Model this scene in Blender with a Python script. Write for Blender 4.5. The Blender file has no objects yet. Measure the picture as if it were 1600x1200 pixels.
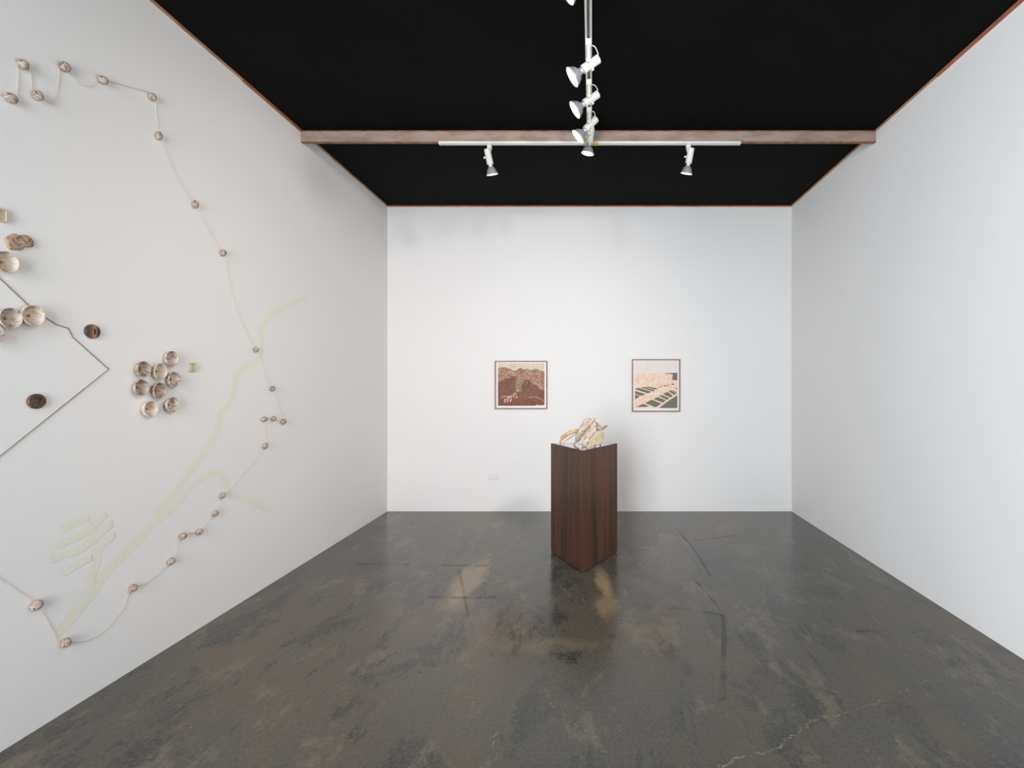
import bpy, bmesh, math, random
from mathutils import Vector, Matrix, noise
random.seed(7)
C = bpy.context.scene.collection
PI = math.pi

# ------------------------------------------------------------------ camera, light, exposure
F, VX, VY, EYE = 800.0, 925.0, 600.0, 1.5          # focal length and vanishing point of the 1600x1200 frame
XL, XR, YB, YF, ZC = -2.41, 2.35, 6.03, -6.5, 3.60  # room: left, right, back, front opening, ceiling
cam = bpy.data.objects.new('camera', bpy.data.cameras.new('camera')); C.objects.link(cam)
cam.location = (0, 0, EYE); cam.rotation_euler = (PI/2, 0, 0)
cam.data.sensor_width = 36; cam.data.lens = 18.0; cam.data.shift_x = -125/1600; cam.data.clip_start = .02
bpy.context.scene.camera = cam
vs = bpy.context.scene.view_settings
vs.view_transform = 'Standard'; vs.look = 'None'; vs.gamma = 1.0; vs.use_curve_mapping = False; vs.exposure = 0.0
bpy.context.scene.display_settings.display_device = 'sRGB'
w = bpy.data.worlds.new('world'); bpy.context.scene.world = w; w.use_nodes = True
w.node_tree.nodes['Background'].inputs[0].default_value = (.92, .95, 1, 1)
w.node_tree.nodes['Background'].inputs[1].default_value = 0.02

def area(name, loc, aim, sx, sy, power, col):
    l = bpy.data.lights.new(name, 'AREA'); l.shape = 'RECTANGLE'; l.size = sx; l.size_y = sy; l.energy = power; l.color = col
    o = bpy.data.objects.new(name, l); C.objects.link(o); o.location = loc
    o.rotation_euler = (Vector(aim)-Vector(loc)).to_track_quat('-Z', 'Y').to_euler(); return o

area('rear_fill', (-1.6, -5.0, 1.8), (2.0, 5, 1.8), 1.2, 3.0, 140, (1.0, .90, .82))  # added fill light behind the camera, balances the wall brightness
area('side_fill', (-1.2, -1.2, 1.8), (2.35, 2.6, 1.9), 2.2, 2.6, 300, (.86, .93, 1.0))  # added cool fill panel out of view, brightens the right wall

def spot(name, loc, aim, power, ang, col, soft):
    l = bpy.data.lights.new(name, 'SPOT'); l.energy = power; l.spot_size = math.radians(ang); l.spot_blend = 1.0; l.shadow_soft_size = soft; l.color = col
    o = bpy.data.objects.new(name, l); C.objects.link(o); o.location = loc
    o.rotation_euler = (Vector(aim)-Vector(loc)).to_track_quat('-Z', 'Y').to_euler(); return o
spot('unseen_spot', (1.7, .8, 3.45), (-1.6, 5.0, 1.3), 370, 75, (1.0, .905, .85), .16)  # unseen key spot without fitting, added to lift the left side, shadows fall left
spot('unseen_spot', (1.9, 1.0, 3.45), (.3, 5.0, 1.1), 66, 75, (.95, .97, 1.0), .16)  # second unseen spot, added as fill towards the plinth and back wall

# ------------------------------------------------------------------ pixel -> place on a real plane
def on_left(px, py, off=0.0):
    d = F*(-(XL+off))/(VX-px); return Vector((XL+off, d, EYE-(py-VY)*d/F))
def on_floor(px, py, z=0.0):
    d = F*(EYE-z)/(py-VY); return Vector(((px-VX)*d/F, d, z))
def at_depth(px, py, d): return Vector(((px-VX)*d/F, d, EYE-(py-VY)*d/F))

# ------------------------------------------------------------------ materials
def srgb(r, g, b):
    f = lambda c: (c/255/12.92 if c/255 <= .04045 else ((c/255+.055)/1.055)**2.4)
    return (f(r), f(g), f(b), 1)
def mat(name, col, rough=.6, metal=0.0, spec=.5):
    m = bpy.data.materials.new(name); m.use_nodes = True
    b = m.node_tree.nodes['Principled BSDF']
    b.inputs['Base Color'].default_value = col; b.inputs['Roughness'].default_value = rough
    b.inputs['Metallic'].default_value = metal; b.inputs['Specular IOR Level'].default_value = spec
    return m
class NT:
    def __init__(s, m): s.m = m; s.t = m.node_tree; s.b = s.t.nodes['Principled BSDF']
    def n(s, typ, **k):
        x = s.t.nodes.new(typ)
        for a, v in k.items(): setattr(x, a, v)
        return x
    def l(s, a, b): s.t.links.new(a, b)
    def coords(s, scale=(1,1,1), rot=(0,0,0), loc=(0,0,0), rnd=False):
        tc = s.n('ShaderNodeTexCoord'); mp = s.n('ShaderNodeMapping')
        mp.inputs['Scale'].default_value = scale; mp.inputs['Rotation'].default_value = rot; mp.inputs['Location'].default_value = loc
        if rnd:
            oi = s.n('ShaderNodeObjectInfo'); mu = s.n('ShaderNodeMath', operation='MULTIPLY'); mu.inputs[1].default_value = 37
            s.l(oi.outputs['Random'], mu.inputs[0]); ad = s.n('ShaderNodeVectorMath', operation='ADD')
            s.l(tc.outputs['Object'], ad.inputs[0]); s.l(mu.outputs[0], ad.inputs[1]); s.l(ad.outputs[0], mp.inputs[0])
        else: s.l(tc.outputs['Object'], mp.inputs[0])
        return mp.outputs[0]
    def noise(s, vec, sc, det=4, ro=.6, dist=0):
        x = s.n('ShaderNodeTexNoise'); x.inputs['Scale'].default_value = sc; x.inputs['Detail'].default_value = det
        x.inputs['Roughness'].default_value = ro; x.inputs['Distortion'].default_value = dist; s.l(vec, x.inputs['Vector']); return x.outputs['Fac']
    def ramp(s, fac, stops, const=False):
        r = s.n('ShaderNodeValToRGB'); e = r.color_ramp.elements
        if const: r.color_ramp.interpolation = 'CONSTANT'
        e[0].position, e[0].color = stops[0]; e[1].position, e[1].color = stops[-1]
        for p, c in stops[1:-1]: q = e.new(p); q.color = c
        s.l(fac, r.inputs[0]); return r.outputs[0]
    def mix(s, fac, a, b, mode='MIX'):
        x = s.n('ShaderNodeMix', data_type='RGBA', blend_type=mode)
        for v, i in ((fac, 0), (a, 6), (b, 7)):
            if hasattr(v, 'links'): s.l(v, x.inputs[i])
            else: x.inputs[i].default_value = v
        return x.outputs[2]
    def bump(s, h, st, dist=.01):
        x = s.n('ShaderNodeBump'); x.inputs['Strength'].default_value = st; x.inputs['Distance'].default_value = dist
        s.l(h, x.inputs['Height']); s.l(x.outputs[0], s.b.inputs['Normal'])
    def math(s, op, a, b=0.0, c=None):
        x = s.n('ShaderNodeMath', operation=op)
        for i, v in enumerate((a, b) if c is None else (a, b, c)):
            if hasattr(v, 'links'): s.l(v, x.inputs[i])
            else: x.inputs[i].default_value = v
        return x.outputs[0]
G = lambda v: (v, v, v, 1)

def wall_paint(name, col):
    m = mat(name, col, .75, spec=.25); k = NT(m); v = k.coords()
    k.l(k.mix(k.noise(v, 1.3, 3), col, tuple(c*.965 for c in col[:3])+(1,)), k.b.inputs['Base Color'])
    k.bump(k.noise(v, 220, 3), .12, .002); return m
M_wall = wall_paint('white_wall_paint', srgb(232, 231, 230))

def floor_mat():
    m = mat('worn_polished_concrete', G(.05), .25, spec=.5); k = NT(m)
    v = k.coords(); vs_ = k.coords(scale=(1, .45, 1), rot=(0, 0, .5))
    big = k.noise(vs_, 1.0, 6, .62, .4); mid = k.noise(vs_, 2.6, 12, .74, .35); mid2 = k.noise(k.coords(scale=(1, .5, 1), rot=(0, 0, .9), loc=(7, 3, 0)), 3.4, 12, .78, .3)
    fine = k.noise(v, 55, 5, .75); grit = k.noise(v, 140, 3, .8)
    base = k.ramp(big, [(.34, srgb(60, 62, 59)), (.46, srgb(69, 67, 61)), (.56, srgb(76, 69, 59)), (.68, srgb(86, 74, 59))])
    c = k.mix(k.ramp(fine, [(.40, G(0)), (.62, G(.5))]), base, srgb(98, 92, 82))
    c = k.mix(k.ramp(grit, [(.60, G(0)), (.72, G(.4))]), c, srgb(122, 112, 94))
    dark = k.ramp(mid, [(.445, G(1)), (.485, G(0))])
    dkf = k.math('MULTIPLY', dark, k.ramp(fine, [(.40, G(.95)), (.62, G(.25))]))
    c = k.mix(dkf, c, srgb(44, 47, 45))
    lite = k.ramp(mid2, [(.54, G(0)), (.60, G(.8))])
    ltf = k.math('MULTIPLY', lite, k.ramp(grit, [(.42, G(.1)), (.58, G(.85))]))
    c = k.mix(ltf, c, srgb(124, 112, 92))
    rust = k.ramp(k.noise(vs_, 1.9, 8, .68, .3), [(.55, G(0)), (.64, G(.6))])
    c = k.mix(rust, c, srgb(92, 76, 58))
    # pale tan patches of fixed place beside the plinth
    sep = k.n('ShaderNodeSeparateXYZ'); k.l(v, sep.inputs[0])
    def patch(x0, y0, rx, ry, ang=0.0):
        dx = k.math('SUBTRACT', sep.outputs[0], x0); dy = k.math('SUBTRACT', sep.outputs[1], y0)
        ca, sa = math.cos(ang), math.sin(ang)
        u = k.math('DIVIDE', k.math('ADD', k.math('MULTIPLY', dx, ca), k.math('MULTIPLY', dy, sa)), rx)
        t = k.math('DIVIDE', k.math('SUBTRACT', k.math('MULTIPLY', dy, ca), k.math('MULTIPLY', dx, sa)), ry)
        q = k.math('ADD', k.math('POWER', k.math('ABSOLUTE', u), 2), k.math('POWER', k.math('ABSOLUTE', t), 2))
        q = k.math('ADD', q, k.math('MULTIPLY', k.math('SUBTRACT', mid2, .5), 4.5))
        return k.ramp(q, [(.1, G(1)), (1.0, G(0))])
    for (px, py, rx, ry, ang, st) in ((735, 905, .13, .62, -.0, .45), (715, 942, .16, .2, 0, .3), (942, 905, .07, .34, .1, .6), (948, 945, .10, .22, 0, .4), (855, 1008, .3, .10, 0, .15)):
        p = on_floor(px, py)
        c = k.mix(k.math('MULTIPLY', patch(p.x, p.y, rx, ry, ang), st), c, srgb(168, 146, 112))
    vo = k.n('ShaderNodeTexVoronoi'); vo.inputs['Scale'].default_value = 7; k.l(v, vo.inputs['Vector'])
    c = k.mix(k.ramp(vo.outputs['Distance'], [(.018, G(.75)), (.024, G(0))]), c, srgb(170, 165, 150))
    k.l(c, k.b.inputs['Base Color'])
    r = k.math('ADD', k.math('MULTIPLY', dkf, -.12), k.math('MULTIPLY', fine, .24)); k.l(k.math('ADD', r, .11), k.b.inputs['Roughness'])
    k.bump(k.math('ADD', k.math('MULTIPLY', mid, .6), k.math('MULTIPLY', fine, .4)), .11, .006)
    return m
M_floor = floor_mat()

def black_ceiling():
    m = mat('black_ceiling_paint', G(.009), .8, spec=.06); k = NT(m); v = k.coords()
    k.l(k.ramp(k.noise(v, 1.2, 5), [(.3, G(.0030)), (.75, G(.0048))]), k.b.inputs['Base Color'])
    k.bump(k.noise(v, 40, 4), .15, .003); return m
M_ceil = black_ceiling()

def two_tone(name, a, b, scale=20, rough=.6, stretch=(1,1,1), lo=.38, hi=.62, rnd=False, bump=0, det=5, dist=0, metal=0.0):
    m = mat(name, a, rough, metal); k = NT(m); v = k.coords(scale=stretch, rnd=rnd)
    f = k.noise(v, scale, det, .6, dist); k.l(k.ramp(f, [(lo, a), (hi, b)]), k.b.inputs['Base Color'])
    if bump: k.bump(f, bump, .002)
    return m
M_tan = two_tone('tan_board_edge', srgb(186, 146, 112), srgb(150, 110, 80), 12, stretch=(1, .3, 1))
M_red = two_tone('reddish_board_edge', srgb(176, 112, 80), srgb(136, 82, 56), 6, stretch=(1, .4, 1))
M_beam = two_tone('weathered_steel_beam', srgb(158, 141, 131), srgb(134, 112, 99), 8, .75, stretch=(.6, 1, 2), lo=.42, hi=.68, bump=.2, det=10, dist=.3)
M_rust = two_tone('rusty_flange', srgb(150, 108, 82), srgb(112, 76, 56), 14)
M_galv = two_tone('galvanised_plate', srgb(150, 156, 160), srgb(104, 112, 118), 60, .5)
M_tape = mat('yellow_masking_tape', srgb(214, 188, 120), .7)
M_white = mat('white_enamel', srgb(214, 212, 207), .4)
M_groove = mat('track_groove_grey', srgb(112, 108, 102), .6)
M_alu = mat('silver_lamp_reflector', srgb(146, 149, 155), .4, .3)
M_steel = mat('bright_lamp_neck', srgb(196, 200, 206), .3, .4)
M_slot = mat('dark_slot', G(.01), .8)
M_brass = mat('brass', srgb(200, 160, 70), .3, 1.0)
M_black = mat('black_rubber', G(.012), .6)
M_plate = mat('white_plastic', srgb(224, 223, 222), .4)
M_mirror = mat('smoked_mirror', srgb(190, 194, 194), .03, 1.0)

def lens_mat(s):
    m = mat('lit_lamp_lens', (1, .9, .75, 1), .4); b = m.node_tree.nodes['Principled BSDF']
    b.inputs['Emission Color'].default_value = (1, .87, .68, 1); b.inputs['Emission Strength'].default_value = s; return m
M_lens = lens_mat(3.2)

def wood_mat():
    m = mat('dark_walnut_veneer', G(.05), .38, spec=.4); k = NT(m)
    v = k.coords(scale=(26, 26, .8)); g = k.noise(v, 1.6, 8, .65, .25)
    vb = k.coords(scale=(9, 9, .35)); band = k.noise(vb, 1.1, 3, .5, .5)
    vf = k.coords(scale=(240, 240, 7)); pore = k.noise(vf, 1, 3)
    c = k.ramp(g, [(.30, srgb(40, 27, 21)), (.5, srgb(64, 42, 31)), (.70, srgb(94, 61, 43))])
    c = k.mix(k.ramp(band, [(.38, G(.0)), (.66, G(.6))]), c, srgb(98, 60, 43))
    c = k.mix(k.ramp(pore, [(.5, G(0)), (.68, G(.45))]), c, srgb(26, 16, 12))
    k.l(c, k.b.inputs['Base Color']); k.bump(pore, .08, .001); return m
M_wood = wood_mat()

def marble(name, cream, brown, dark, scale=26, amt=.5, rough=.85):
    m = mat(name, cream, rough, spec=.2); k = NT(m); v = k.coords(rnd=True)
    n1 = k.noise(v, scale, 3, .55, 2.2); fold = k.math('PINGPONG', k.math('MULTIPLY', n1, 7.0), 1.0)
    c = k.ramp(fold, [(.0, dark), (.18, brown), (.5, cream), (1.0, tuple(min(1, x*1.15) for x in cream[:3])+(1,))])
    sel = k.ramp(k.noise(v, scale*.8, 3), [(.40, G(1)), (.60, G(1-amt))])
    c = k.mix(sel, cream, c); k.l(c, k.b.inputs['Base Color']); k.bump(k.noise(v, 260, 3), .35, .0015); return m
M_bead = marble('marbled_clay_greybrown', srgb(176, 161, 150), srgb(134, 114, 101), srgb(84, 65, 56), 34, .35)
M_bead_pink = marble('marbled_clay_pink', srgb(180, 162, 151), srgb(136, 114, 102), srgb(86, 66, 57), 38, .4)
M_bowl_grey = marble('marbled_clay_bowl', srgb(192, 179, 168), srgb(152, 133, 120), srgb(108, 88, 78), 22, .5)
M_bowl_dark = marble('marbled_clay_bowl_brown', srgb(176, 161, 150), srgb(132, 111, 99), srgb(92, 73, 65), 26, .4)
M_bowl_cream = two_tone('cream_clay', srgb(202, 189, 172), srgb(184, 169, 151), 30, .85, rnd=True, bump=.3)
M_bowl_ochre = marble('marbled_clay_ochre', srgb(204, 193, 181), srgb(194, 166, 132), srgb(172, 136, 100), 18, .7)
M_brownclay = marble('brown_layered_clay', srgb(168, 146, 124), srgb(136, 112, 92), srgb(92, 72, 58), 16, .25)
M_beige = two_tone('beige_clay_tile', srgb(208, 196, 172), srgb(188, 174, 150), 40, .8, rnd=True, bump=.2)
M_blue = mat('pale_blue_glaze', srgb(140, 176, 186), .3)
M_grey_gl = mat('grey_white_glaze', srgb(176, 182, 184), .3)
M_cord = mat('pale_cotton_cord', srgb(222, 212, 200), .9)
M_rod = two_tone('thin_dark_brown_rod', srgb(124, 100, 76), srgb(76, 62, 52), 3, stretch=(1, 1, 1))
def disc_mat(name, banded):
    m = mat(name, G(.05), .4, spec=.4); k = NT(m); v = k.coords()
    sw = k.noise(v, 42, 3, .6, 2.5)
    if banded:
        sp = k.n('ShaderNodeSeparateXYZ'); k.l(v, sp.inputs[0]); f = k.math('ADD', k.math('MULTIPLY', sp.outputs[1], 13.0), k.math('MULTIPLY', k.math('SUBTRACT', sw, .5), .35))
        c = k.ramp(k.math('ADD', f, .5), [(.02, srgb(54, 60, 54)), (.18, srgb(70, 58, 46)), (.36, srgb(112, 82, 60)), (.58, srgb(176, 124, 88)), (.70, srgb(150, 100, 70)), (.73, srgb(44, 50, 46)), (1, srgb(40, 46, 43))])
    else: c = k.ramp(sw, [(.36, srgb(40, 44, 40)), (.48, srgb(58, 52, 44)), (.56, srgb(128, 90, 66)), (.64, srgb(52, 48, 42))])
    k.l(c, k.b.inputs['Base Color']); return m
M_disc = disc_mat('dark_copper_banded_glaze', True); M_disc2 = disc_mat('dark_swirled_glaze', False)

def smear_mat():
    m = mat('pale_yellow_wax', srgb(216, 212, 184), .7, spec=.25); k = NT(m); v = k.coords()
    f = k.noise(v, 34, 9, .8, .8); f2 = k.noise(v, 7, 4, .6)
    c = k.ramp(f, [(.40, srgb(229, 229, 222)), (.52, srgb(228, 226, 211)), (.64, srgb(229, 222, 192))])
    k.l(k.mix(k.ramp(f2, [(.4, G(0)), (.6, G(.6))]), c, srgb(227, 226, 215)), k.b.inputs['Base Color'])
    k.bump(f, .25, .002); return m
M_smear = smear_mat()
def faint(name, col, lo, hi, sc=30):
    m = mat(name, col, .5); k = NT(m); v = k.coords(); f = k.noise(v, sc, 4, .7)
    k.l(k.ramp(f, [(.38, G(lo)), (.62, G(hi))]), k.b.inputs['Alpha']); return m
M_crack = faint('floor_crack_filler', srgb(132, 122, 104), .05, .9)
M_tape_dark = faint('dark_tape_residue', srgb(56, 57, 55), .0, .34, 9)
M_scratch = faint('pale_floor_scratch', srgb(150, 136, 116), .0, .8, 20)

# ------------------------------------------------------------------ object helpers
def mesh_obj(name, V, Fc, m, parent=None, smooth=False, mats=None, fm=None, loc=None):
    me = bpy.data.meshes.new(name); me.from_pydata([tuple(v) for v in V], [], Fc)
    for x in (mats or [m]): me.materials.append(x)
    if fm:
        for p, i in zip(me.polygons, fm): p.material_index = i
    bm = bmesh.new(); bm.from_mesh(me)
    if not fm: bmesh.ops.recalc_face_normals(bm, faces=bm.faces)
    bm.to_mesh(me); bm.free()
    if smooth:
        for p in me.polygons: p.use_smooth = True
    me.update(); o = bpy.data.objects.new(name, me); C.objects.link(o)
    if parent: o.parent = parent
    if loc is not None: o.location = loc
    return o
def bevel(o, w, n=2):
    b = o.modifiers.new('bevel', 'BEVEL'); b.width = w; b.segments = n; b.limit_method = 'ANGLE'; return o
class Geo:
    def __init__(s): s.V = []; s.F = []
    def add(s, V, Fc): k = len(s.V); s.V += [Vector(v) for v in V]; s.F += [tuple(i+k for i in f) for f in Fc]; return s
    def box(s, x0, x1, y0, y1, z0, z1):
        return s.add([(x0,y0,z0),(x1,y0,z0),(x1,y1,z0),(x0,y1,z0),(x0,y0,z1),(x1,y0,z1),(x1,y1,z1),(x0,y1,z1)],
                     [(0,3,2,1),(4,5,6,7),(0,1,5,4),(1,2,6,5),(2,3,7,6),(3,0,4,7)])
    def lathe(s, prof, origin, axis, n=32, wob=None, cap0=True, cap1=True):   # prof: (distance along axis, radius)
        a = Vector(axis).normalized(); u = a.orthogonal().normalized(); v = a.cross(u); o = Vector(origin)
        V = []; 
        for (t, r) in prof:
            for i in range(n):
                th = 2*PI*i/n; rr = r*(wob(th, t) if wob else 1)
                V.append(o + a*t + (u*math.cos(th)+v*math.sin(th))*rr)
        Fc = [(j*n+i, j*n+(i+1)%n, (j+1)*n+(i+1)%n, (j+1)*n+i) for j in range(len(prof)-1) for i in range(n)]
        if cap0: Fc.append(tuple(range(n))[::-1])
        if cap1: Fc.append(tuple((len(prof)-1)*n+i for i in range(n)))
        return s.add(V, Fc)
    def tube(s, pts, r, n=8, rz=None):
        pts = [Vector(p) for p in pts]; V = []; rs = r if isinstance(r, (list, tuple)) else [r]*len(pts)
        up = Vector((.13, .31, .94)) if abs((pts[-1]-pts[0]).normalized().z) < .9 else Vector((1, .1, 0))
        for i, p in enumerate(pts):
            t = (pts[min(i+1, len(pts)-1)]-pts[max(i-1, 0)]).normalized(); u = t.cross(up).normalized(); v = u.cross(t)
            up = v
            for j in range(n):
                th = 2*PI*j/n; V.append(p + (u*math.cos(th)*(rz or 1)+v*math.sin(th))*rs[i])
        m = len(pts)
        Fc = [(j*n+i, j*n+(i+1)%n, (j+1)*n+(i+1)%n, (j+1)*n+i) for j in range(m-1) for i in range(n)]
        Fc += [tuple(range(n))[::-1], tuple((m-1)*n+i for i in range(n))]
        return s.add(V, Fc)
    def obj(s, name, m, parent=None, smooth=False, base=None):
        V = [v-Vector(base) for v in s.V] if base is not None else s.V
        o = mesh_obj(name, V, s.F, m, parent, smooth)
        if base is not None and parent is None: o.location = base
        return o
def smooth_angle(o):
    for p in o.data.polygons: p.use_smooth = True
    o.data.set_sharp_from_angle(angle=math.radians(38)); return o
def thing(name, label, cat, loc=(0,0,0), group=None):
    o = bpy.data.objects.new(name, None); C.objects.link(o); o.location = loc; o.empty_display_size = .05
    o['label'] = label; o['category'] = cat
    if group: o['group'] = group
    return o
def tag(o, label, cat, group=None):
    o['label'] = label; o['category'] = cat
    if group: o['group'] = group
    return o
def struct(o): o['kind'] = 'structure'; return o
def part(g, name, m, root, smooth=False):
    if root.name.startswith('ceramic_sculpture'):
        for v in g.V: v.z = max(v.z, PZ+.0012)
    g.V = [v-Vector(root.location) for v in g.V]; return g.obj(name, m, root, smooth)
def catmull(P, n=6):
    P = [Vector(p) for p in P]; out = []
    for i in range(len(P)-1):
        a, b, c, d = P[max(i-1, 0)], P[i], P[i+1], P[min(i+2, len(P)-1)]
        for k in range(n):
            t = k/n; out.append(.5*((2*b)+(c-a)*t+(2*a-5*b+4*c-d)*t*t+(3*b-a-3*c+d)*t**3))
    out.append(P[-1]); return out

# ------------------------------------------------------------------ the room
T = .12
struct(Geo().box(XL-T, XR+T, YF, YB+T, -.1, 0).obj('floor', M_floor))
struct(Geo().box(XL-T, XR+T, YF, YB+T, ZC, ZC+.1).obj('ceiling', M_ceil))
struct(Geo().box(XL-T, XL, YF, YB+T, 0, ZC).obj('wall_left', M_wall))
struct(Geo().box(XR, XR+T, YF, YB+T, 0, ZC).obj('wall_right', M_wall))
struct(Geo().box(XL, XR, YB, YB+T, 0, ZC).obj('wall_back', M_wall))
k = 0
for (x0, x1, y0, y1, z0, m) in ((XL, XL+.012, YF, 3.52, ZC-.013, M_tan), (XL, XL+.015, 3.52, 4.225, ZC-.016, M_red), (XL, XL+.012, 4.285, YB, ZC-.014, M_tan),
                                (XR-.017, XR, YF, 3.47, ZC-.017, M_red), (XR-.011, XR, 3.47, 4.225, ZC-.012, M_tan), (XR-.012, XR, 4.285, YB, ZC-.014, M_tan),
                                (XL+.012, XR-.012, YB-.012, YB, ZC-.014, M_red)):
    k += 1; struct(Geo().box(x0, x1, y0, y1, z0, ZC).obj('trim_%d' % k, m))
def strip(pts, width, z, jit=0.0):
    g = Geo(); P = [Vector(p) for p in pts]; V = []
    for i, p in enumerate(P):
        t = (P[min(i+1, len(P)-1)]-P[max(i-1, 0)]).normalized(); n = Vector((-t.y, t.x, 0)); ww = width*(1+jit*random.uniform(-1, 1))
        V += [p+n*ww/2+Vector((0,0,z)), p-n*ww/2+Vector((0,0,z))]
    return g.add(V, [(2*i, 2*i+1, 2*i+3, 2*i+2) for i in range(len(P)-1)])
floor = bpy.data.objects['floor']
def wander(px, n=9, amp=.012):
    P = catmull([on_floor(*p) for p in px], n); return [p+Vector((random.uniform(-amp, amp), random.uniform(-amp, amp), 0)) for p in P]
cracks = [([(810,907),(806,959),(786,977),(755,1007),(747,1042),(734,1086)], .006), ([(734,1086),(755,1117),(773,1147),(769,1199)], .005),
          ([(1600,1042),(1515,1052),(1445,1067),(1400,1085),(1360,1102),(1320,1115),(1275,1125),(1240,1152),(1210,1170),(1170,1180),(1125,1199)], .011),
          ([(850,1070),(865,1105),(910,1140),(930,1152),(945,1175)], .004), ([(690,885),(694,930),(702,958),(738,990)], .004), ([(590,880),(600,900),(640,915),(690,950)], .003),
          ([(1200,790+30),(1260,870),(1330,930),(1400,1000)], .003)]
for P, wd in cracks: strip(wander(P), wd, .0006, .5).obj('crack', M_crack, floor)
for P, wd in (([(1040,950),(1080,953),(1130,961)], .035), ([(1131,961),(1131,1030),(1129,1095)], .03), ([(668,933),(720,934),(775,933)], .04), ([(690,883),(762,884)], .035),
              ([(717,890),(732,962)], .022), ([(555,881),(640,882)], .035), ([(1085,905),(1128,955)], .02), ([(1330,986),(1400,986)], .02), ([(1060,830),(1085,860),(1110,900)], .025), ([(1090,845),(1150,836)], .03)):
    strip(catmull([on_floor(*p) for p in P], 5), wd, .0004).obj('scuff_mark', M_tape_dark, floor)
strip(wander([(615,813.5),(700,813.5),(780,814),(862,814)], 9, .004), .012, .0005).obj('scratch', M_scratch, floor)

# ------------------------------------------------------------------ steel beam under the ceiling
bm_y, bm_z = 4.232, 3.50
beam = thing('ceiling_beam', 'weathered brown steel beam crossing the black ceiling from wall to wall', 'beam', (0, bm_y, bm_z))
for x0, x1 in ((XL, -.06), (-.06+.105, XR)):
    part(Geo().box(x0, x1, bm_y+.004, bm_y+.014, bm_z+.006, ZC-.012), 'web', M_beam, beam)
part(Geo().box(-.06, .045, bm_y-.004, bm_y+.014, bm_z+.006, ZC-.012), 'joint_plate', M_galv, beam)
g = Geo().box(XL, XR, bm_y, bm_y+.032, bm_z, bm_z+.006); part(g, 'bottom_flange', M_rust, beam)
g = Geo().box(XL, XR, bm_y, bm_y+.032, ZC-.012, ZC-.004); part(g, 'top_flange', M_rust, beam)

# ------------------------------------------------------------------ lighting tracks
def track(label, p0, p1, wdt, h, zt):     # zt: top of the track
    p0, p1 = Vector(p0), Vector(p1); root = thing('lighting_track', label, 'lighting track', ((p0+p1)/2).to_tuple()[:2]+(zt,))
    d = (p1-p0); along_x = abs(d.x) > abs(d.y)
    g = Geo()
    def bx(gg, a, b, s0, s1, z0, z1):
        if along_x: gg.box(a, b, p0.y+s0, p0.y+s1, z0, z1)
        else: gg.box(p0.x+s0, p0.x+s1, a, b, z0, z1)
    a, b = (p0.x, p1.x) if along_x else (p0.y, p1.y); hw = wdt/2
    for s0, s1 in ((-hw, -hw*.42), (hw*.42, hw)): bx(g, a, b, s0, s1, zt-h, zt)
    bx(g, a, b, -hw*.42, hw*.42, zt-h*.35, zt)
    bevel(part(g, 'rail', M_white, root), .002)
    g = Geo(); bx(g, a+.03, b-.03, -hw*.41, hw*.41, zt-h*.62, zt-h*.36); part(g, 'groove', M_groove, root)
    for q in (a, b):
        g = Geo(); bx(g, q-.004 if q == a else q-.03, q+.03 if q == a else q+.004, -hw-.001, hw+.001, zt-h-.001, zt); bevel(part(g, 'end_cap', M_white, root), .003)
    return root
LT_Z = ZC; LT_B = ZC-.03
track('long white lighting track running along the ceiling towards the viewer', (-.021, -1.5, 0), (-.021, 4.215, 0), .041, .03, LT_Z)
cross = track('white lighting track fixed crosswise along the underside of the beam', (-1.262, 4.232, 0), (1.224, 4.232, 0), .036, .02, bm_z)
part(Geo().box(-.075, .05, 4.212, 4.252, bm_z-.0215, bm_z+.0006), 'masking_tape', M_tape, cross)

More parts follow.
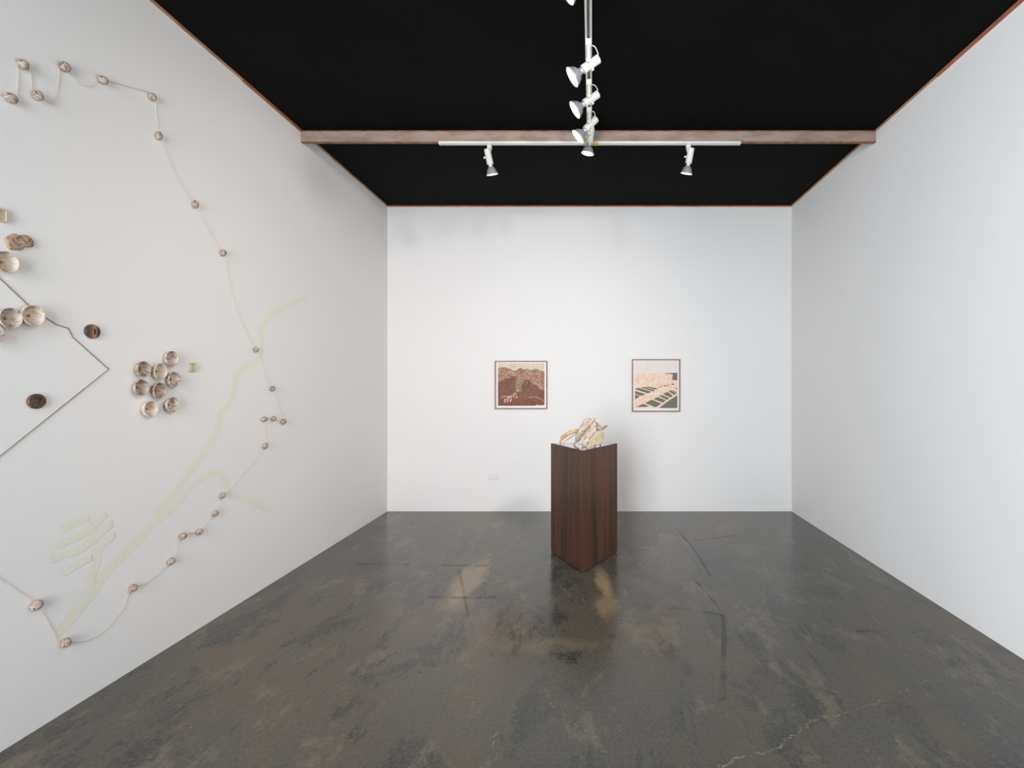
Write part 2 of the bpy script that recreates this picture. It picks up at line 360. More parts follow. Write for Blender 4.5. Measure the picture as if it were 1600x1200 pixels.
def spotlight(label, adapter_top, Cc, n, rl, power, angle, side=1, col=(1, 1, 1), group='white track spotlights', blend=.9):
    A = Vector(adapter_top); Cc = Vector(Cc); n = Vector(n).normalized()
    root = thing('track_spotlight', label, 'spotlight', A, group)
    bevel(part(Geo().box(A.x-.018, A.x+.018, A.y-.017, A.y+.017, A.z-.036, A.z), 'adapter', M_white, root), .003)
    J = Vector((A.x, A.y, 0)); J.z = min(Cc.z, A.z-.05) if side != 0 else A.z-.05
    g = Geo().lathe([(0, .012), (A.z-.036-J.z+.006, .012)], (A.x, A.y, J.z-.006), (0, 0, 1), 16)
    if side == 0: g.tube([J, Cc-n*.045], [.009, .008], 12)
    g.lathe([(-.016, .006), (-.013, .014), (.010, .014), (.014, .008)], (A.x, A.y, J.z), (0, 1, 0), 20)
    smooth_angle(part(g, 'arm', M_white, root))
    e0 = Cc-n*.060
    g = Geo().lathe([(0, .020), (.004, .0262), (.118, .0268), (.121, .0245), (.121, .020), (.112, .0195)], e0, n, 36)
    smooth_angle(part(g, 'housing', M_white, root))
    sd = n.cross(Vector((0, 0, 1))).normalized()
    if sd.y > 0: sd = -sd
    uu = sd.cross(n).normalized()
    if uu.z < 0: uu = -uu
    g = Geo().tube([e0+n*.02+(uu*.75+sd*.66)*.0262, e0+n*.062+(uu*.75+sd*.66)*.0266], .0028, 6); part(g, 'vent_slot', M_slot, root)
    kn = Cc-uu*.0 + (-sd if side == 0 else -sd)*.03
    g = Geo().lathe([(0, .004), (.006, .004), (.007, .009), (.017, .009), (.019, .006)], Cc+n*.01+Vector((-1, 0, 0))*(.025 if abs(n.x) < .4 else 0)+(uu*-.02 if abs(n.x) >= .4 else Vector()), Vector((-1, -.2, 0)) if abs(n.x) < .4 else -uu, 16)
    smooth_angle(part(g, 'knob', M_white, root))
    st = Vector((A.x+.012, A.y, A.z-.034)); en = e0+uu*.014
    mid = (st+en)/2+Vector((0, 0, .012))-n*.012
    smooth_angle(part(Geo().tube(catmull([st, st*.5+mid*.5+Vector((0,0,.006)), mid, en-n*.010+uu*.010, en+n*.004], 6), .0032, 8), 'cable', M_white, root))
    f = .140 ; b0 = .058
    k_ = rl/.0475; L = f-b0
    prof = [(0, .0165), (.016, .0165), (.018, .020), (.024, .0205), (.030, .024), (.040, .034*k_**.6), (L-.028, rl*.80), (L-.014, rl*.93), (L-.006, rl*.99), (L, rl)]
    g = Geo().lathe(prof, Cc+n*b0, n, 40, cap1=False); lamp = smooth_angle(part(g, 'reflector_bulb', M_alu, root))
    g = Geo().lathe([(0, .0172), (.02, .0172)], Cc+n*b0, n, 24); ne = smooth_angle(g.obj('bulb_neck', M_steel, lamp)); ne.data.transform(Matrix.Translation(-Vector(root.location)))
    g = Geo().lathe([(0, rl), (.0015, rl*.97), (.004, rl*.7), (.006, rl*.3), (.0065, .002)], Cc+n*f, n, 40)
    le = smooth_angle(g.obj('lens', M_lens, lamp)); le.data.transform(Matrix.Translation(-Vector(root.location)))
    l = bpy.data.lights.new('spot_beam', 'SPOT'); l.energy = power; l.spot_size = math.radians(angle); l.spot_blend = blend; l.shadow_soft_size = rl*.9; l.color = col
    lo = bpy.data.objects.new('spot_beam', l); C.objects.link(lo); lo.parent = root
    lo.location = Cc+n*(f+.012)-A; lo.rotation_euler = n.to_track_quat('-Z', 'Y').to_euler()
    return root
P_L, P_C, P_D = 9, 9, 10
spotlight('white spotlight on the long track cut off by the top edge of the photo', (-.021, 2.40, LT_B), (-.0065, 2.43, 3.443), (-.815, -.02, -.58), .0595, P_L, 130, col=(1, .86, .68))
spotlight('largest fully visible white spotlight on the long track, aimed left', (-.021, 3.08, LT_B), (-.0065, 3.11, 3.443), (-.815, -.02, -.58), .0595, P_L, 130, col=(1, .86, .68))
spotlight('second fully visible white spotlight on the long track, aimed left', (-.021, 3.49, LT_B), (-.0044, 3.52, 3.462), (-.80, -.04, -.57), .0595, P_L, 130, col=(1, .86, .68))
spotlight('white spotlight just in front of the beam centre, tilted down to the left', (-.021, 3.84, LT_B), (-.008, 3.87, 3.4655), (-.70, -.03, -.71), .0575, P_L, 130, col=(1, .86, .68))
spotlight('white spotlight at the far end of the long track, pointing almost straight down', (-.021, 4.08, LT_B), (-.0128, 4.11, 3.493), (-.165, .10, -.98), .049, P_D, 110, col=(1, .96, .9))
spotlight('white spotlight on the left half of the crosswise track', (-.847, 4.235, bm_z-.02), (-.856, 4.24, 3.384), (.15, .32, -.90), .0475, P_C, 178, 0)
spotlight('white spotlight on the right half of the crosswise track', (.797, 4.235, bm_z-.02), (.811, 4.24, 3.3916), (-.14, .30, -.90), .0475, P_C, 178, 0)

# ------------------------------------------------------------------ plinth
PZ = .97
tri = [Vector((-.3673, 4.570, 0)), Vector((-.072, 4.056, 0)), Vector((.2255, 4.570, 0))]
cen = sum(tri, Vector())/3
pl = thing('plinth', 'tall dark walnut triangular plinth standing on the concrete floor', 'plinth', cen)
def inset(f): return [cen+(p-cen)*f for p in tri]
def prism(P, z0, z1): 
    n = len(P); g = Geo(); return g.add([Vector((p.x, p.y, z0)) for p in P]+[Vector((p.x, p.y, z1)) for p in P],
        [tuple(range(n))[::-1], tuple(range(n, 2*n))]+[(i, (i+1) % n, n+(i+1) % n, n+i) for i in range(n)])
names = []
th = .018
inn = inset(1-th*2/ ((tri[0]-cen).length))
for i in range(3):
    a, b, c, d = tri[i], tri[(i+1) % 3], inn[(i+1) % 3], inn[i]
    o = bevel(part(prism([a, b, c, d], .006, PZ), 'side_panel', M_wood, pl), .0012)
part(prism(inset(.90), 0, .006), 'base', M_black, pl)
ti = inset(.992-th*1.0/(tri[0]-cen).length)
part(prism(inset(1-th*1.1/((tri[0]-cen).length)), PZ-.012, PZ-.0004), 'mirror_top', M_mirror, pl)

# ------------------------------------------------------------------ ceramic sculpture on the plinth
def sculpt_mat(name, base, alt, ochre, sc):
    m = mat(name, base, .5); k = NT(m); v = k.coords()
    c = k.ramp(k.noise(v, sc, 6, .65, 1.5), [(.36, alt), (.5, base), (.66, srgb(218, 206, 196))])
    c = k.mix(k.ramp(k.noise(v, sc*.6, 4, .6), [(.56, G(0)), (.66, G(.8))]), c, ochre)
    k.l(c, k.b.inputs['Base Color']); k.bump(k.noise(v, 60, 5), .5, .006); return m
M_sc = sculpt_mat('pinkish_clay', srgb(186, 168, 150), srgb(140, 110, 86), srgb(172, 134, 96), 30)
M_scy = sculpt_mat('amber_glazed_clay', srgb(204, 168, 120), srgb(160, 118, 78), srgb(198, 142, 68), 24)
M_scb = two_tone('plain_beige_clay', srgb(188, 174, 152), srgb(170, 155, 132), 40, bump=.3)
M_scd = two_tone('grey_horn_clay', srgb(170, 152, 136), srgb(112, 98, 88), 30, bump=.3)
sc = thing('ceramic_sculpture', 'beige and amber sculpture of leaning clay fragments on top of the plinth', 'sculpture', (-.05, 4.40, PZ))
Z3 = lambda x, y: (860+x/14.545, 640+y/14.545)
def slab(name, pts, dep, t, m):      # dep(px, py) -> distance ; t half thickness
    P = catmull([Vector((*Z3(*p), 0)) for p in pts+[pts[0]]], 4)[:-1]
    c = sum(P, Vector())/len(P); n = len(P); V = []; Fc = []
    layers = [(.55, -1.0), (.82, -.78), (.96, -.38), (1, 0), (.96, .38), (.82, .78), (.55, 1.0)]
    for s, q in layers:
        for p in P:
            pp = c+(p-c)*s; d0 = dep(pp.x, pp.y); w_ = at_depth(pp.x, pp.y, d0)
            nz = noise.noise(w_*35)*.004
            V.append(w_+Vector((nz, q*t+nz, noise.noise(w_*30+Vector((5, 0, 0)))*.003)))
    for j in range(len(layers)-1):
        for i in range(n): Fc.append((j*n+i, j*n+(i+1) % n, (j+1)*n+(i+1) % n, (j+1)*n+i))
    Fc += [tuple(range(n))[::-1], tuple((len(layers)-1)*n+i for i in range(n))]
    for v in V: v.z = max(v.z, PZ+.0005)
    g = Geo(); g.V = V; g.F = Fc; return smooth_angle(part(g, name, m, sc))
lean = lambda d0, d1: (lambda px, py: d1+(d0-d1)*(py-652)/45)
slab('leaning_slab', [(850,175),(950,205),(1030,190),(1000,250),(900,370),(830,480),(770,570),(700,660),(640,730),(580,760),(545,800),(515,795),(555,700),(575,620),(600,500),(640,430),(700,340),(760,230),(800,195)], lean(4.475, 4.37), .020, M_sc)
slab('leaning_slab', [(1000,240),(1030,290),(1050,350),(1050,460),(990,560),(960,620),(900,690),(870,760),(800,842),(740,835),(700,795),(755,740),(765,640),(800,550),(870,430),(930,330)], lean(4.345, 4.41), .018, M_sc)
slab('hooked_horn', [(1010,260),(1120,350),(1180,395),(1230,385),(1305,352),(1270,410),(1200,455),(1130,478),(1060,485),(1030,400)], lean(4.40, 4.42), .016, M_scd)
slab('rounded_disc', [(880,700),(950,620),(1050,530),(1130,482),(1185,490),(1222,560),(1215,650),(1175,740),(1140,805),(1030,822),(880,848)], lambda px, py: 4.30+(px-920)*.0028, .008, M_scb)
g = Geo().tube(catmull([at_depth(*Z3(225, 735), 4.53), at_depth(*Z3(260, 660), 4.525), at_depth(*Z3(320, 600), 4.515), at_depth(*Z3(420, 535), 4.50), at_depth(*Z3(530, 500), 4.48), at_depth(*Z3(640, 490), 4.46)], 5),
               [.007+.011*math.sin(min(1, i/9)*PI/2) for i in range(26)], 14)
smooth_angle(part(g, 'curved_arm', M_scy, sc))
g = Geo().tube(catmull([at_depth(*Z3(265, 785), 4.525), at_depth(*Z3(310, 740), 4.52), at_depth(*Z3(390, 680), 4.50), at_depth(*Z3(480, 615), 4.48), at_depth(*Z3(590, 565), 4.46)], 5), .005, 10)
smooth_angle(part(g, 'thin_arm', M_sc, sc))
g = Geo().tube(catmull([at_depth(*Z3(225, 720), 4.53), at_depth(*Z3(232, 760), 4.532), Vector((-.2735, 4.535, PZ+.006))], 4), [.008+.003*(i % 3)/3 for i in range(9)], 12)
smooth_angle(part(g, 'arm_foot', M_scy, sc))
for q in ((1010, 836), (1135, 822)):
    p = at_depth(*Z3(*q), 4.30+(Z3(*q)[0]-920)*.0028); p.z = PZ
    part(Geo().lathe([(.0005, .007), (.016, .005)], p, (0, 0, 1), 12), 'foot', M_black, sc)

# ------------------------------------------------------------------ framed prints on the back wall
def blotchy(name, a, b, sc_, c=None):
    m = mat(name, a, .7, spec=.2); k = NT(m); v = k.coords()
    col = k.ramp(k.noise(v, sc_, 6, .8, .6), [(.42, a), (.58, b)])
    if c: col = k.mix(k.ramp(k.noise(v, sc_*1.7, 5, .7), [(.55, G(0)), (.62, G(.8))]), col, c)
    k.l(col, k.b.inputs['Base Color']); return m
def framed_print(label, x0, x1, y0, y1, ox, oy, polys, frame_m):
    """outer rectangle in pixels; polys = list of (points in 12x crop pixels, material)"""
    s = YB/F; cx = ((x0+x1)/2-VX)*s; cz = EYE-((y0+y1)/2-VY)*s; W = (x1-x0)*s; H = (y1-y0)*s
    root = thing('framed_print', label, 'framed picture', (cx, YB, cz), 'framed prints on the back wall')
    fw, dp = .0115, .03; g = Geo()
    g.box(-W/2, W/2, -dp, 0, H/2-fw, H/2).box(-W/2, W/2, -dp, 0, -H/2, -H/2+fw).box(-W/2, -W/2+fw, -dp, 0, -H/2+fw, H/2-fw).box(W/2-fw, W/2, -dp, 0, -H/2+fw, H/2-fw)
    bevel(g.obj('frame', frame_m, root), .0015)
    Geo().box(-W/2+fw, W/2-fw, -.014, -.001, -H/2+fw, H/2-fw).obj('mount', M_plate, root)
    V, Fc, fm, ms = [], [], [], []
    for i, (pts, m) in enumerate(polys):
        if m not in ms: ms.append(m)
        off = -.0150-.00006*i; b = len(V); wp = []
        for (u, v) in pts:
            X = (ox+u/12-VX)*s-cx; Z = EYE-(oy+v/12-VY)*s-cz; wp.append((X, off, Z))
        ar = sum(wp[j][0]*wp[(j+1) % len(wp)][2]-wp[(j+1) % len(wp)][0]*wp[j][2] for j in range(len(wp)))
        if ar < 0: wp = wp[::-1]
        V += wp; Fc.append(tuple(range(b, b+len(wp)))); fm.append(ms.index(m))
    mesh_obj('artwork', V, Fc, None, root, mats=ms, fm=fm); return root
M_fr1 = two_tone('brown_timber_frame', srgb(160, 122, 104), srgb(132, 98, 82), 10)
p_sky = blotchy('print_cream_sky', srgb(222, 208, 190), srgb(206, 190, 170), 14)
p_tan = blotchy('print_tan_rock', srgb(186, 150, 128), srgb(140, 98, 78), 34, srgb(206, 180, 154))
p_brn = blotchy('print_brown_slope', srgb(140, 98, 82), srgb(118, 82, 70), 16, srgb(134, 108, 96))
p_red = blotchy('print_red_brown_ground', srgb(138, 92, 76), srgb(116, 78, 66), 14, srgb(150, 106, 86))
p_gry = blotchy('print_grey_scree', srgb(136, 116, 106), srgb(172, 146, 128), 50, srgb(104, 90, 88))
p_lit = blotchy('print_pale_marks', srgb(226, 200, 176), srgb(196, 160, 136), 60)
p_rdg = mat('print_ridge_line', srgb(122, 80, 62), .8)
ridge = [(222,315),(260,295),(370,288),(385,310),(450,320),(500,350),(530,352),(580,345),(610,315),(640,295),(690,325),(720,335),(770,322),(820,345),(870,340),(930,318),(980,330),(1020,355),(1092,370)]
def ribbon(P, wd): return P+[(x, y+wd) for x, y in P[::-1]]
polys1 = [([(222,210),(1092,210),(1092,1008),(222,1008)], p_sky), (ridge+[(1092,1008),(222,1008)], p_tan), (ribbon(ridge, 13), p_rdg),
  ([(222,560),(300,520),(400,480),(470,450),(550,455),(560,540),(540,600),(560,740),(640,760),(660,640),(690,560),(740,515),(810,520),(850,580),(960,640),(1020,700),(1092,720),(1092,1008),(222,1008)], p_brn),
  ([(222,640),(290,700),(380,770),(520,850),(600,870),(680,850),(780,840),(900,840),(1000,875),(1088,950),(1092,1008),(222,1008)], p_red),
  ([(520,360),(570,350),(600,440),(640,470),(680,520),(650,600),(665,740),(640,752),(600,700),(550,640),(560,560),(590,470),(550,420)], p_gry),
  (ribbon([(275,870),(300,838),(360,824),(420,828),(480,812),(520,775)], 14), p_lit), ([(520,768),(550,765),(560,790),(535,805)], p_lit),
  (ribbon([(790,838),(850,850),(900,832),(960,850),(1000,862),(1040,890),(1085,940)], 9), p_lit), ([(910,1008),(950,985),(990,1000),(1092,985),(1092,1008)], p_lit)]
rr = random.Random(4)
for i in range(26):
    u = rr.uniform(340, 590); v = 940-(u-340)*.12-rr.uniform(0, 95); a = rr.uniform(7, 16); b = rr.uniform(9, 26); t = rr.uniform(-.5, .5)
    polys1.append(([(u+a*math.cos(q)*.8-b*math.sin(q)*t*.5, v+b*math.sin(q)) for q in [j*PI/3+.2 for j in range(6)]], p_lit))
for i in range(60):
    z_ = i % 4; u, v = [(rr.gauss(605, 32), rr.uniform(400, 745)), (rr.uniform(240, 480), rr.uniform(330, 520)), (rr.uniform(700, 1080), rr.uniform(360, 640)), (rr.uniform(235, 1070), rr.uniform(560, 830))][z_]
    a = rr.uniform(5, 13); b = rr.uniform(7, 20); m_ = rr.choice([[p_gry, p_lit, p_tan], [p_brn, p_lit, p_sky], [p_brn, p_red, p_lit], [p_red, p_gry, p_brn]][z_])
    polys1.append(([(u+a*math.cos(q)*rr.uniform(.6, 1), v+b*math.sin(q)*rr.uniform(.6, 1)) for q in [j*PI/4 for j in range(8)]], m_))
polys1.append(([(335,905),(365,925),(370,945),(345,948)], p_lit))
framed_print('framed brown mountain landscape print, left of the two on the back wall', 774, 855.2, 564, 638.8, 760, 550, polys1, M_fr1)
q_pap = blotchy('print_pale_paper', srgb(226, 219, 214), srgb(222, 214, 208), 8)
q_pch = blotchy('print_peach_wash', srgb(238, 216, 202), srgb(230, 196, 174), 24, srgb(226, 178, 146))
q_gry = blotchy('print_charcoal_grey', srgb(122, 120, 110), srgb(108, 106, 98), 60)
D2 = [[(750,398),(995,388),(995,535),(898,520),(912,420),(760,402)], [(205,690),(270,672),(340,690),(520,745),(440,775),(215,702)], [(205,730),(400,785),(330,825),(205,782)],
      [(205,795),(295,830),(215,885),(205,882)], [(310,665),(380,655),(580,715),(545,738)], [(400,650),(440,645),(635,685),(600,702),(560,700)],
      [(640,655),(660,648),(678,665),(650,672)], [(688,640),(705,635),(722,650),(705,657)], [(730,628),(760,625),(800,640),(770,652)], [(800,615),(820,612),(838,625),(815,630)],
      [(870,598),(900,590),(965,600),(900,618)], [(390,955),(520,893),(700,968),(590,1035)], [(550,880),(630,842),(785,905),(725,950)], [(650,825),(700,805),(850,865),(800,895)],
      [(725,790),(810,745),(915,825),(870,850)], [(830,735),(870,720),(990,770),(940,805)], [(905,712),(985,745),(985,755),(900,725)], [(945,690),(995,680),(995,705)], [(995,810),(995,1050),(655,1050),(800,935)], [(220,1030),(350,970),(470,1015),(400,1028)]]
polys2 = [([(205,170),(995,170),(995,1050),(205,1050)], q_pap), ([(205,408),(500,400),(750,395),(995,388),(995,1050),(205,1050)], q_pch), ([(750,375),(995,372),(995,386),(750,390)], M_plate)]+[(d, q_gry) for d in D2]
polys2.append((ribbon([(205,1035),(420,928),(640,815),(760,735)], 8), q_pap))
framed_print('framed peach and charcoal print of slanting bars, right of the two on the back wall', 987.5, 1062.3, 561.3, 643, 975, 550, polys2, M_fr1)

# ------------------------------------------------------------------ power socket
sx, sz = (771.5-VX)*YB/F, EYE-(743.7-VY)*YB/F
so = thing('power_socket', 'white double power socket low on the back wall left of the plinth', 'socket', (sx, YB, sz))
bevel(Geo().box(-.0585, .0585, -.010, 0, -.036, .036).obj('faceplate', M_plate, so), .003)
for u in (-.030, .030):
    bevel(Geo().box(u-.010, u+.010, -.0135, -.009, .008, .026).obj('switch', M_plate, so), .0015)
    g = Geo()
    for a, b in ((-.008, -.004), (.008, -.004), (0, -.018)): g.box(u+a-.0012, u+a+.0012, -.0104, -.0096, b-.004, b+.004)
    g.obj('outlet_slot', M_galv, so)

# ------------------------------------------------------------------ left wall: beads on a cord
def blob(ax, ay, az, seed, n=24, m=14):      # pebble lying on the wall, wall plane at x = 0
    V, Fc = [], []
    for j in range(m+1):
        ph = PI*j/m
        for i in range(n):
            th = 2*PI*i/n; d = Vector((math.cos(ph), math.sin(ph)*math.cos(th), math.sin(ph)*math.sin(th)))
            s = 1+.07*noise.noise(d*1.6+Vector((seed*3.1, 0, 0)))+.02*noise.noise(d*5+Vector((seed, 2, 0)))
            V.append(Vector((max(0, ax*.8+d.x*ax*s), d.y*ay*s, d.z*az*s)))
    Fc = [(j*n+i, j*n+(i+1) % n, (j+1)*n+(i+1) % n, (j+1)*n+i) for j in range(m) for i in range(n)]
    return V, Fc
beads = [(17,153,24,16,'leftmost marbled clay bead on the cord, at the upper left edge'), (36,100.5,21,16,'topmost marbled clay bead on the cord, upper left'),
 (59,149,20,16,'speckled brown clay bead hanging low between the two topmost beads'), (101,104,20,16,'swirled marbled bead with cord dropping from its left end, upper left'),
 (161,125,18,13,'marbled bead where the slack upper cord loop ends'), (238,151.5,14,12,'bead at the upper bend where the cord turns straight down'),
 (248,212,13,13,'bead straight below the upper bend of the cord'), (305,319.5,12,11.5,'bead at the foot of the long curved cord on the upper wall'),
 (348.5,395,11.5,10.5,'lone bead midway down the slanting cord, above the yellow band end'), (400,546,9.5,9,'bead beside the kink in the pale yellow drawn band'),
 (426,607,9.5,8.5,'small bead on the straight cord above the row of three beads'), (443,658.5,9.5,9,'rightmost bead of all, right end of the row of three'),
 (428,654,9,8,'middle bead of the short row of three'), (413,655,10,8.5,'left bead of the short row of three'),
 (414.5,696.5,10,10,'bead hanging straight below the row of three'), (347.5,774,11,10,'bead beside the arched yellow band on the lower wall'),
 (336,802,11.5,10.5,'bead just below the one beside the arched yellow band'), (312,831,12,10,'right bead of the closely spaced level pair, lower wall'),
 (286,837.5,13.5,11,'left bead of the closely spaced level pair, lower wall'), (267.5,877,14,11.5,'bead under the level pair on the lower wall'),
 (208,919,15.5,12.5,'pinkish bead between two sagging cord curves, lower left'), (103,1004.5,19,15,'lowest bead on the wall, at the bottom point of the cord'),
 (57,945.5,23,17,'large pinkish bead at the lower left, where two straight cords meet')]
for i, (px, py, wd, ht, lab) in enumerate(beads):
    ax = .018; d = F*(-(XL+.014))/(VX-px); p = on_left(px, py, .014); p.x = XL
    az = ht/2*d/F*.97; t = (wd/2)**2-(F*ax/d)**2; ay = max(.014, math.sqrt(max(t, 1))*d*d/(F*-XL))
    V, Fc = blob(ax, ay, az, i)
    root = thing('clay_bead', lab, 'bead', p, 'marbled clay beads strung on the wall cord')
    mesh_obj('bead_body', V, Fc, M_bead_pink if i > 14 else M_bead, root, True)
    sg = -1 if i in (0, 1, 2, 3, 4) else (1 if i > 14 else 0)
    if i < 8 or i > 14:
        kx = -1
        g = Geo().lathe([(-.003, .001), (-.002, .0035), (.002, .0035), (.003, .001)], (ax*1.25, -ay*.72 if i not in (5, 6) else 0, (az*.25 if i < 5 else (-az*.3 if i > 14 else az*.75))), (1, -.6, 0), 10)
        g.obj('cord_hole', M_slot, root)
cord_px = [(-40,139),(0,147),(17,151),(26,149),(27,125),(27.5,102),(36,101),(46,108),(48,125),(50,142),(59,149),(69,155),(80,163),(84,163),(88,150),(91,120),(92,102),(101,104),(110,113),
 (123,130),(133,135),(142,135),(152,126),(161,124),(171,127),(235,145),(240,150),(242,158),(246,206),(249,212),(252,219),(263,248),(278,282),(300,314),(305,319),(309,326),(326,360),(344,391),(348.5,395),(353,401),
 (358,437),(369,480),(383,515),(396,541),(400,546),(404,553),(422,603),(426,607),(430,612),(443,653),(443,658),(436,659),(429,654),(413,654),(412,661),(415,691),(414,697),(409,704),(398,720),(356,768),(347.5,774),(343,781),(340,796),
 (336,802),(331,808),(316,826),(312,831),(299,833),(286,837),(280,845),(272,872),(267.5,877),(261,883),(245,900),(228,912),(215,916),(208,919),(201,925),(192,950),(175,975),(155,993),(135,1002),(113,1004.5),(103,1004.5),(94,1007),
 (77,979),(63,952),(57,945),(50,938),(0,906),(-40,881)]
base = on_left(250, 550); g = Geo()
for sgn in (-1, 1):
    P = []
    pts = [on_left(x, y, .005) for x, y in cord_px]
    for i, p in enumerate(pts):
        t = (pts[min(i+1, len(pts)-1)]-pts[max(i-1, 0)]); t.x = 0; t.normalize(); n = Vector((0, -t.z, t.y)); P.append(p+n*.0019*sgn+Vector((random.uniform(-.0008, .0008), 0, 0)))
    g.tube(P, .0008, 6)
tag(g.obj('bead_cord', M_cord, None, True, base), 'thin doubled pale cord linking the beads across the left wall', 'cord')

# thin rod line
rod_px = [(-60,380),(0,435),(44,476.5),(58,486),(71,496),(88,507),(107,513),(114,527),(170,577),(0,713),(-60,761)]
base = on_left(100, 560); g = Geo(); P = [on_left(x, y, .003) for x, y in rod_px]
for i in range(len(P)-1): g.tube([P[i], P[i+1]], .0015, 6)
tag(g.obj('bent_rod', M_rod, None, False, base), 'thin dark brown rod bent to a sharp point on the left wall', 'rod')

# bowls
def bowl(px, py, h, m, label, group):
    dep = .034; p = on_left(px, py, dep); r = h/2*p.y/F; root = thing('clay_bowl', label, 'bowl', (XL, p.y, p.z), group)
    s1, s2, s3 = random.random()*6, random.random()*6, random.random()
    wob = lambda th, t: 1+.02*math.sin(2*th+s1)+.016*math.sin(3*th+s2)+.008*math.sin(7*th+s1)
    prof = [(0, .012), (.0, r*.45), (.004, r*.62), (.012, r*.84), (.022, r*.96), (dep-.003, r*1.0), (dep, r*.985), (dep, r*.94), (dep-.004, r*.91), (.018, r*.82), (.011, r*.66), (.007, r*.40), (.006, .004)]
    g = Geo().lathe(prof, (0, 0, 0), (1, 0, 0), 48, wob)
    bo = g.obj('bowl_body', m, root, True); bo.rotation_euler = (random.uniform(0, 6), 0, 0)
    smooth_angle(Geo().lathe([(.0, .003), (.004, .003), (.005, .0062), (.008, .0055), (.010, .003), (.0105, .0005)], (.005, 0, 0), (1, 0, 0), 18).obj('brass_pin', M_brass, root))
GB = 'cluster of eight clay bowls'; GC = 'clay bowls at the left edge'
bowl(226, 577, 25.0, M_bowl_dark, 'greyish marbled bowl at the upper left of the cluster of eight', GB)
bowl(252, 580.3, 25.0, M_bowl_cream, 'plain cream bowl in the cluster of eight', GB)
bowl(270, 560.4, 24.3, M_bowl_grey, 'topmost bowl in the cluster of eight', GB)
bowl(273.5, 592.8, 23.8, M_bowl_grey, 'marbled bowl at the right of the cluster of eight, right of the cream bowl', GB)
bowl(222.4, 605.6, 25.5, M_bowl_dark, 'leftmost bowl of the cluster of eight, boldly streaked', GB)
bowl(251.3, 610.4, 25.8, M_bowl_dark, 'brown marbled bowl in the centre of the cluster, below the cream bowl', GB)
bowl(236.7, 639, 25.8, M_bowl_ochre, 'ochre streaked bowl at the bottom of the cluster of eight', GB)
bowl(270.7, 632.4, 23.2, M_bowl_grey, 'speckled bowl at the lower right of the cluster of eight', GB)
bowl(11.5, 409.7, 34.5, M_bowl_ochre, 'ochre and grey bowl cut by the left edge, under the wavy brown plaque', GC)
bowl(18, 497.5, 33, M_bowl_grey, 'grey clay bowl left of the one the thin rod meets', GC)
bowl(53.7, 493, 33.5, M_bowl_ochre, 'ochre veined clay bowl where the thin dark rod meets it', GC)
bowl(-11.5, 520, 33, M_bowl_dark, 'clay bowl mostly cut off by the left edge, below the grey bowl', GC)

# square tiles
def tile(px0, px1, py0, py1, label, glaze):
    a = on_left(px0, (py0+py1)/2); b = on_left(px1, (py0+py1)/2); cy = (a.y+b.y)/2-.012; wy = b.y-a.y-.018; c = on_left((px0+px1)/2, (py0+py1)/2)
    hz = (py1-py0)*c.y/F; wy = max(wy, hz*.8); root = thing('clay_tile', label, 'tile', (XL, cy, c.z))
    t = .014; f = hz*.13; g = Geo()
    g.box(0, t*.6, -wy/2, wy/2, -hz/2, hz/2)
    g.box(t*.6, t, -wy/2, -wy/2+f, -hz/2, hz/2).box(t*.6, t, wy/2-f, wy/2, -hz/2, hz/2).box(t*.6, t, -wy/2+f, wy/2-f, hz/2-f, hz/2).box(t*.6, t, -wy/2+f, wy/2-f, -hz/2, -hz/2+f*.8)
    bevel(g.obj('tile_body', M_beige, root), .002)
    Geo().lathe([(0, hz*.13), (.0015, hz*.11)], (t*.6, 0, hz*.27), (1, 0, 0), 16).obj('glaze_spot', glaze, root)
tile(295, 308, 567, 580.5, 'small beige square clay tile right of the cluster of eight bowls', M_grey_gl)
tile(-9, 15, 326.5, 347.5, 'larger beige clay tile with blue glaze cut by the left edge', M_blue)

# wavy plaque
out = [(45,590),(75,560),(120,535),(180,522),(240,545),(300,535),(360,560),(400,600),(418,655),(390,690),(330,685),(290,690),(260,725),(210,715),(160,728),(110,700),(70,655)]
P = catmull([on_left(u/8-1.2, 300+v/8, 0) for u, v in out+[out[0]]], 4)[:-1]; c = sum(P, Vector())/len(P)
pq = thing('wavy_plaque', 'brown wavy-edged clay plaque with a slit, at the upper left edge', 'plaque', (XL, c.y, c.z)); V, Fc = [], []; n = len(P)
for s, x in ((1, 0), (1.0, .006), (.93, .011), (.7, .013), (.45, .012), (.2, .012)):
    for p in P: q = (p-c)*s; V.append(Vector((x+noise.noise(q*60)*.002*(x > 0), q.y, q.z)))
for j in range(5): Fc += [(j*n+i, j*n+(i+1) % n, (j+1)*n+(i+1) % n, (j+1)*n+i) for i in range(n)]
Fc.append(tuple(5*n+i for i in range(n))); mesh_obj('plaque_body', V, Fc, M_brownclay, pq, True)
mesh_obj('slit', *(lambda P_: (P_, [tuple(range(len(P_)))]))([Vector((.0148, .013*math.cos(a)*1.0+.000, .0035*math.sin(a)+.008*math.cos(a)*.5)) for a in [i*PI/6 for i in range(12)]]), M_grey_gl, pq)

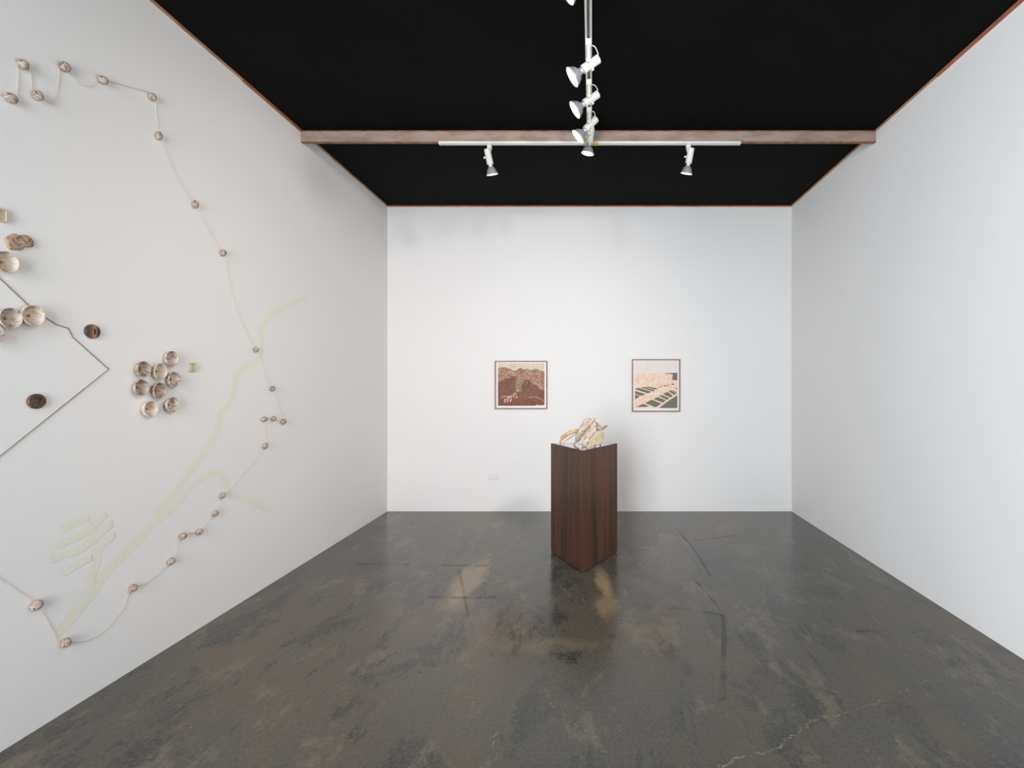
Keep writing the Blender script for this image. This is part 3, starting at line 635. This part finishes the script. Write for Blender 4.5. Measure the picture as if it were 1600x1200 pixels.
# dark discs with slots
def disc(px, py, wd, ht, m, label, hook):
    d = F*(-(XL+.006))/(VX-px); p = on_left(px, py, .006); az = ht/2*p.y/F; ay = (wd-F*.012/d)/2*d*d/(F*-XL)
    root = thing('dark_disc', label, 'disc', (XL, p.y, p.z), 'dark glazed discs on the left wall')
    g = Geo().lathe([(0, .92), (.003, 1), (.009, 1), (.012, .94), (.0128, .6), (.013, .03)], (0, 0, 0), (1, 0, 0), 48)
    for v in g.V: v.y *= ay; v.z *= az
    smooth_angle(g.obj('disc_body', m, root))
    if hook: pts = [(.0138, .003, -.012), (.0138, .003, .009), (.0138, .006, .0135), (.0138, .011, .011)]; r = .0030
    else: pts = [(.0135, .004, -.013), (.0135, .004, .013)]; r = .0034
    Geo().tube(pts, r, 8).obj('slot', M_slot, root)
disc(144.3, 518, 27.5, 22.3, M_disc, 'dark green and copper disc with straight slot, right of the rod and bowls', False)
disc(57, 627, 33.3, 23.5, M_disc2, 'dark swirled disc with hooked slot, enclosed by the bent rod', True)

# pale yellow drawing on the wall
g = Geo(); lay = [0]
def stroke(P, W):
    lay[0] += 1; Q = catmull([(x, y, w_) for (x, y), w_ in zip(P, W)], 12); L = []
    pts = [on_left(q.x, q.y, .0006+.0002*lay[0]) for q in Q]
    for i, p in enumerate(pts):
        t = pts[min(i+1, len(pts)-1)]-pts[max(i-1, 0)]; t.x = 0; t.normalize(); nn = Vector((0, -t.z, t.y))
        # pixel width measured across the stroke
        e = p+nn*.01; f = lambda v: Vector((VX+v.x*F/v.y, VY-(v.z-EYE)*F/v.y, 0)); s = .01/max(1e-4, (f(e)-f(p)).length)
        hw = Q[i].z/2*s*(1+.22*noise.noise(p*14)+.25*noise.noise(p*70)); hw2 = Q[i].z/2*s*(1+.22*noise.noise(p*14+Vector((9, 0, 0)))+.25*noise.noise(p*70+Vector((3, 0, 0))))
        L += [p+nn*hw, p-nn*hw2]
    g.add(L, [(2*i, 2*i+1, 2*i+3, 2*i+2) for i in range(len(pts)-1)])
main = [(480,466),(452,475),(430,487),(412,505),(408,520),(409,540),(402,562),(386,573),(373,582),(366,610),(358,632),(345,645),(340,670),(325,700),(298,737),(273,769),(251,798),(229,828),(205,855),(180,880),(155,908),(135,935),(115,960),(90,990)]
stroke(main, [8,9,11,9,6,6,9,12,9,9,9,9,10,10,10,10,12,12,13,13,15,16,16,14])
stroke([(244,818),(266,798),(281,784),(293,767),(314,748),(335,739),(350,748),(358,765),(375,778),(395,782),(410,790),(425,799)], [8,9,8,8,8,11,12,7,8,11,11,8])
stroke([(138,925),(145,897),(152,872),(149,855),(144,836),(148,818)], [13,11,13,12,12,9])
stroke([(97,827),(117,817),(139,809)], [11,11,11]); stroke([(89,853),(110,843),(133,832),(152,815),(165,802)], [10,10,11,10,9])
stroke([(79,873),(100,867),(123,859),(143,844),(160,829),(175,817)], [14,11,11,11,11,10]); stroke([(97,897),(118,884),(143,870)], [11,10,10]); stroke([(152,856),(166,845),(179,835)], [11,11,10])
for v in g.V: pass
base = on_left(250, 750)
tag(g.obj('wall_drawing', M_smear, None, False, base), 'faint pale yellow waxy branching line drawn on the left wall', 'drawing')
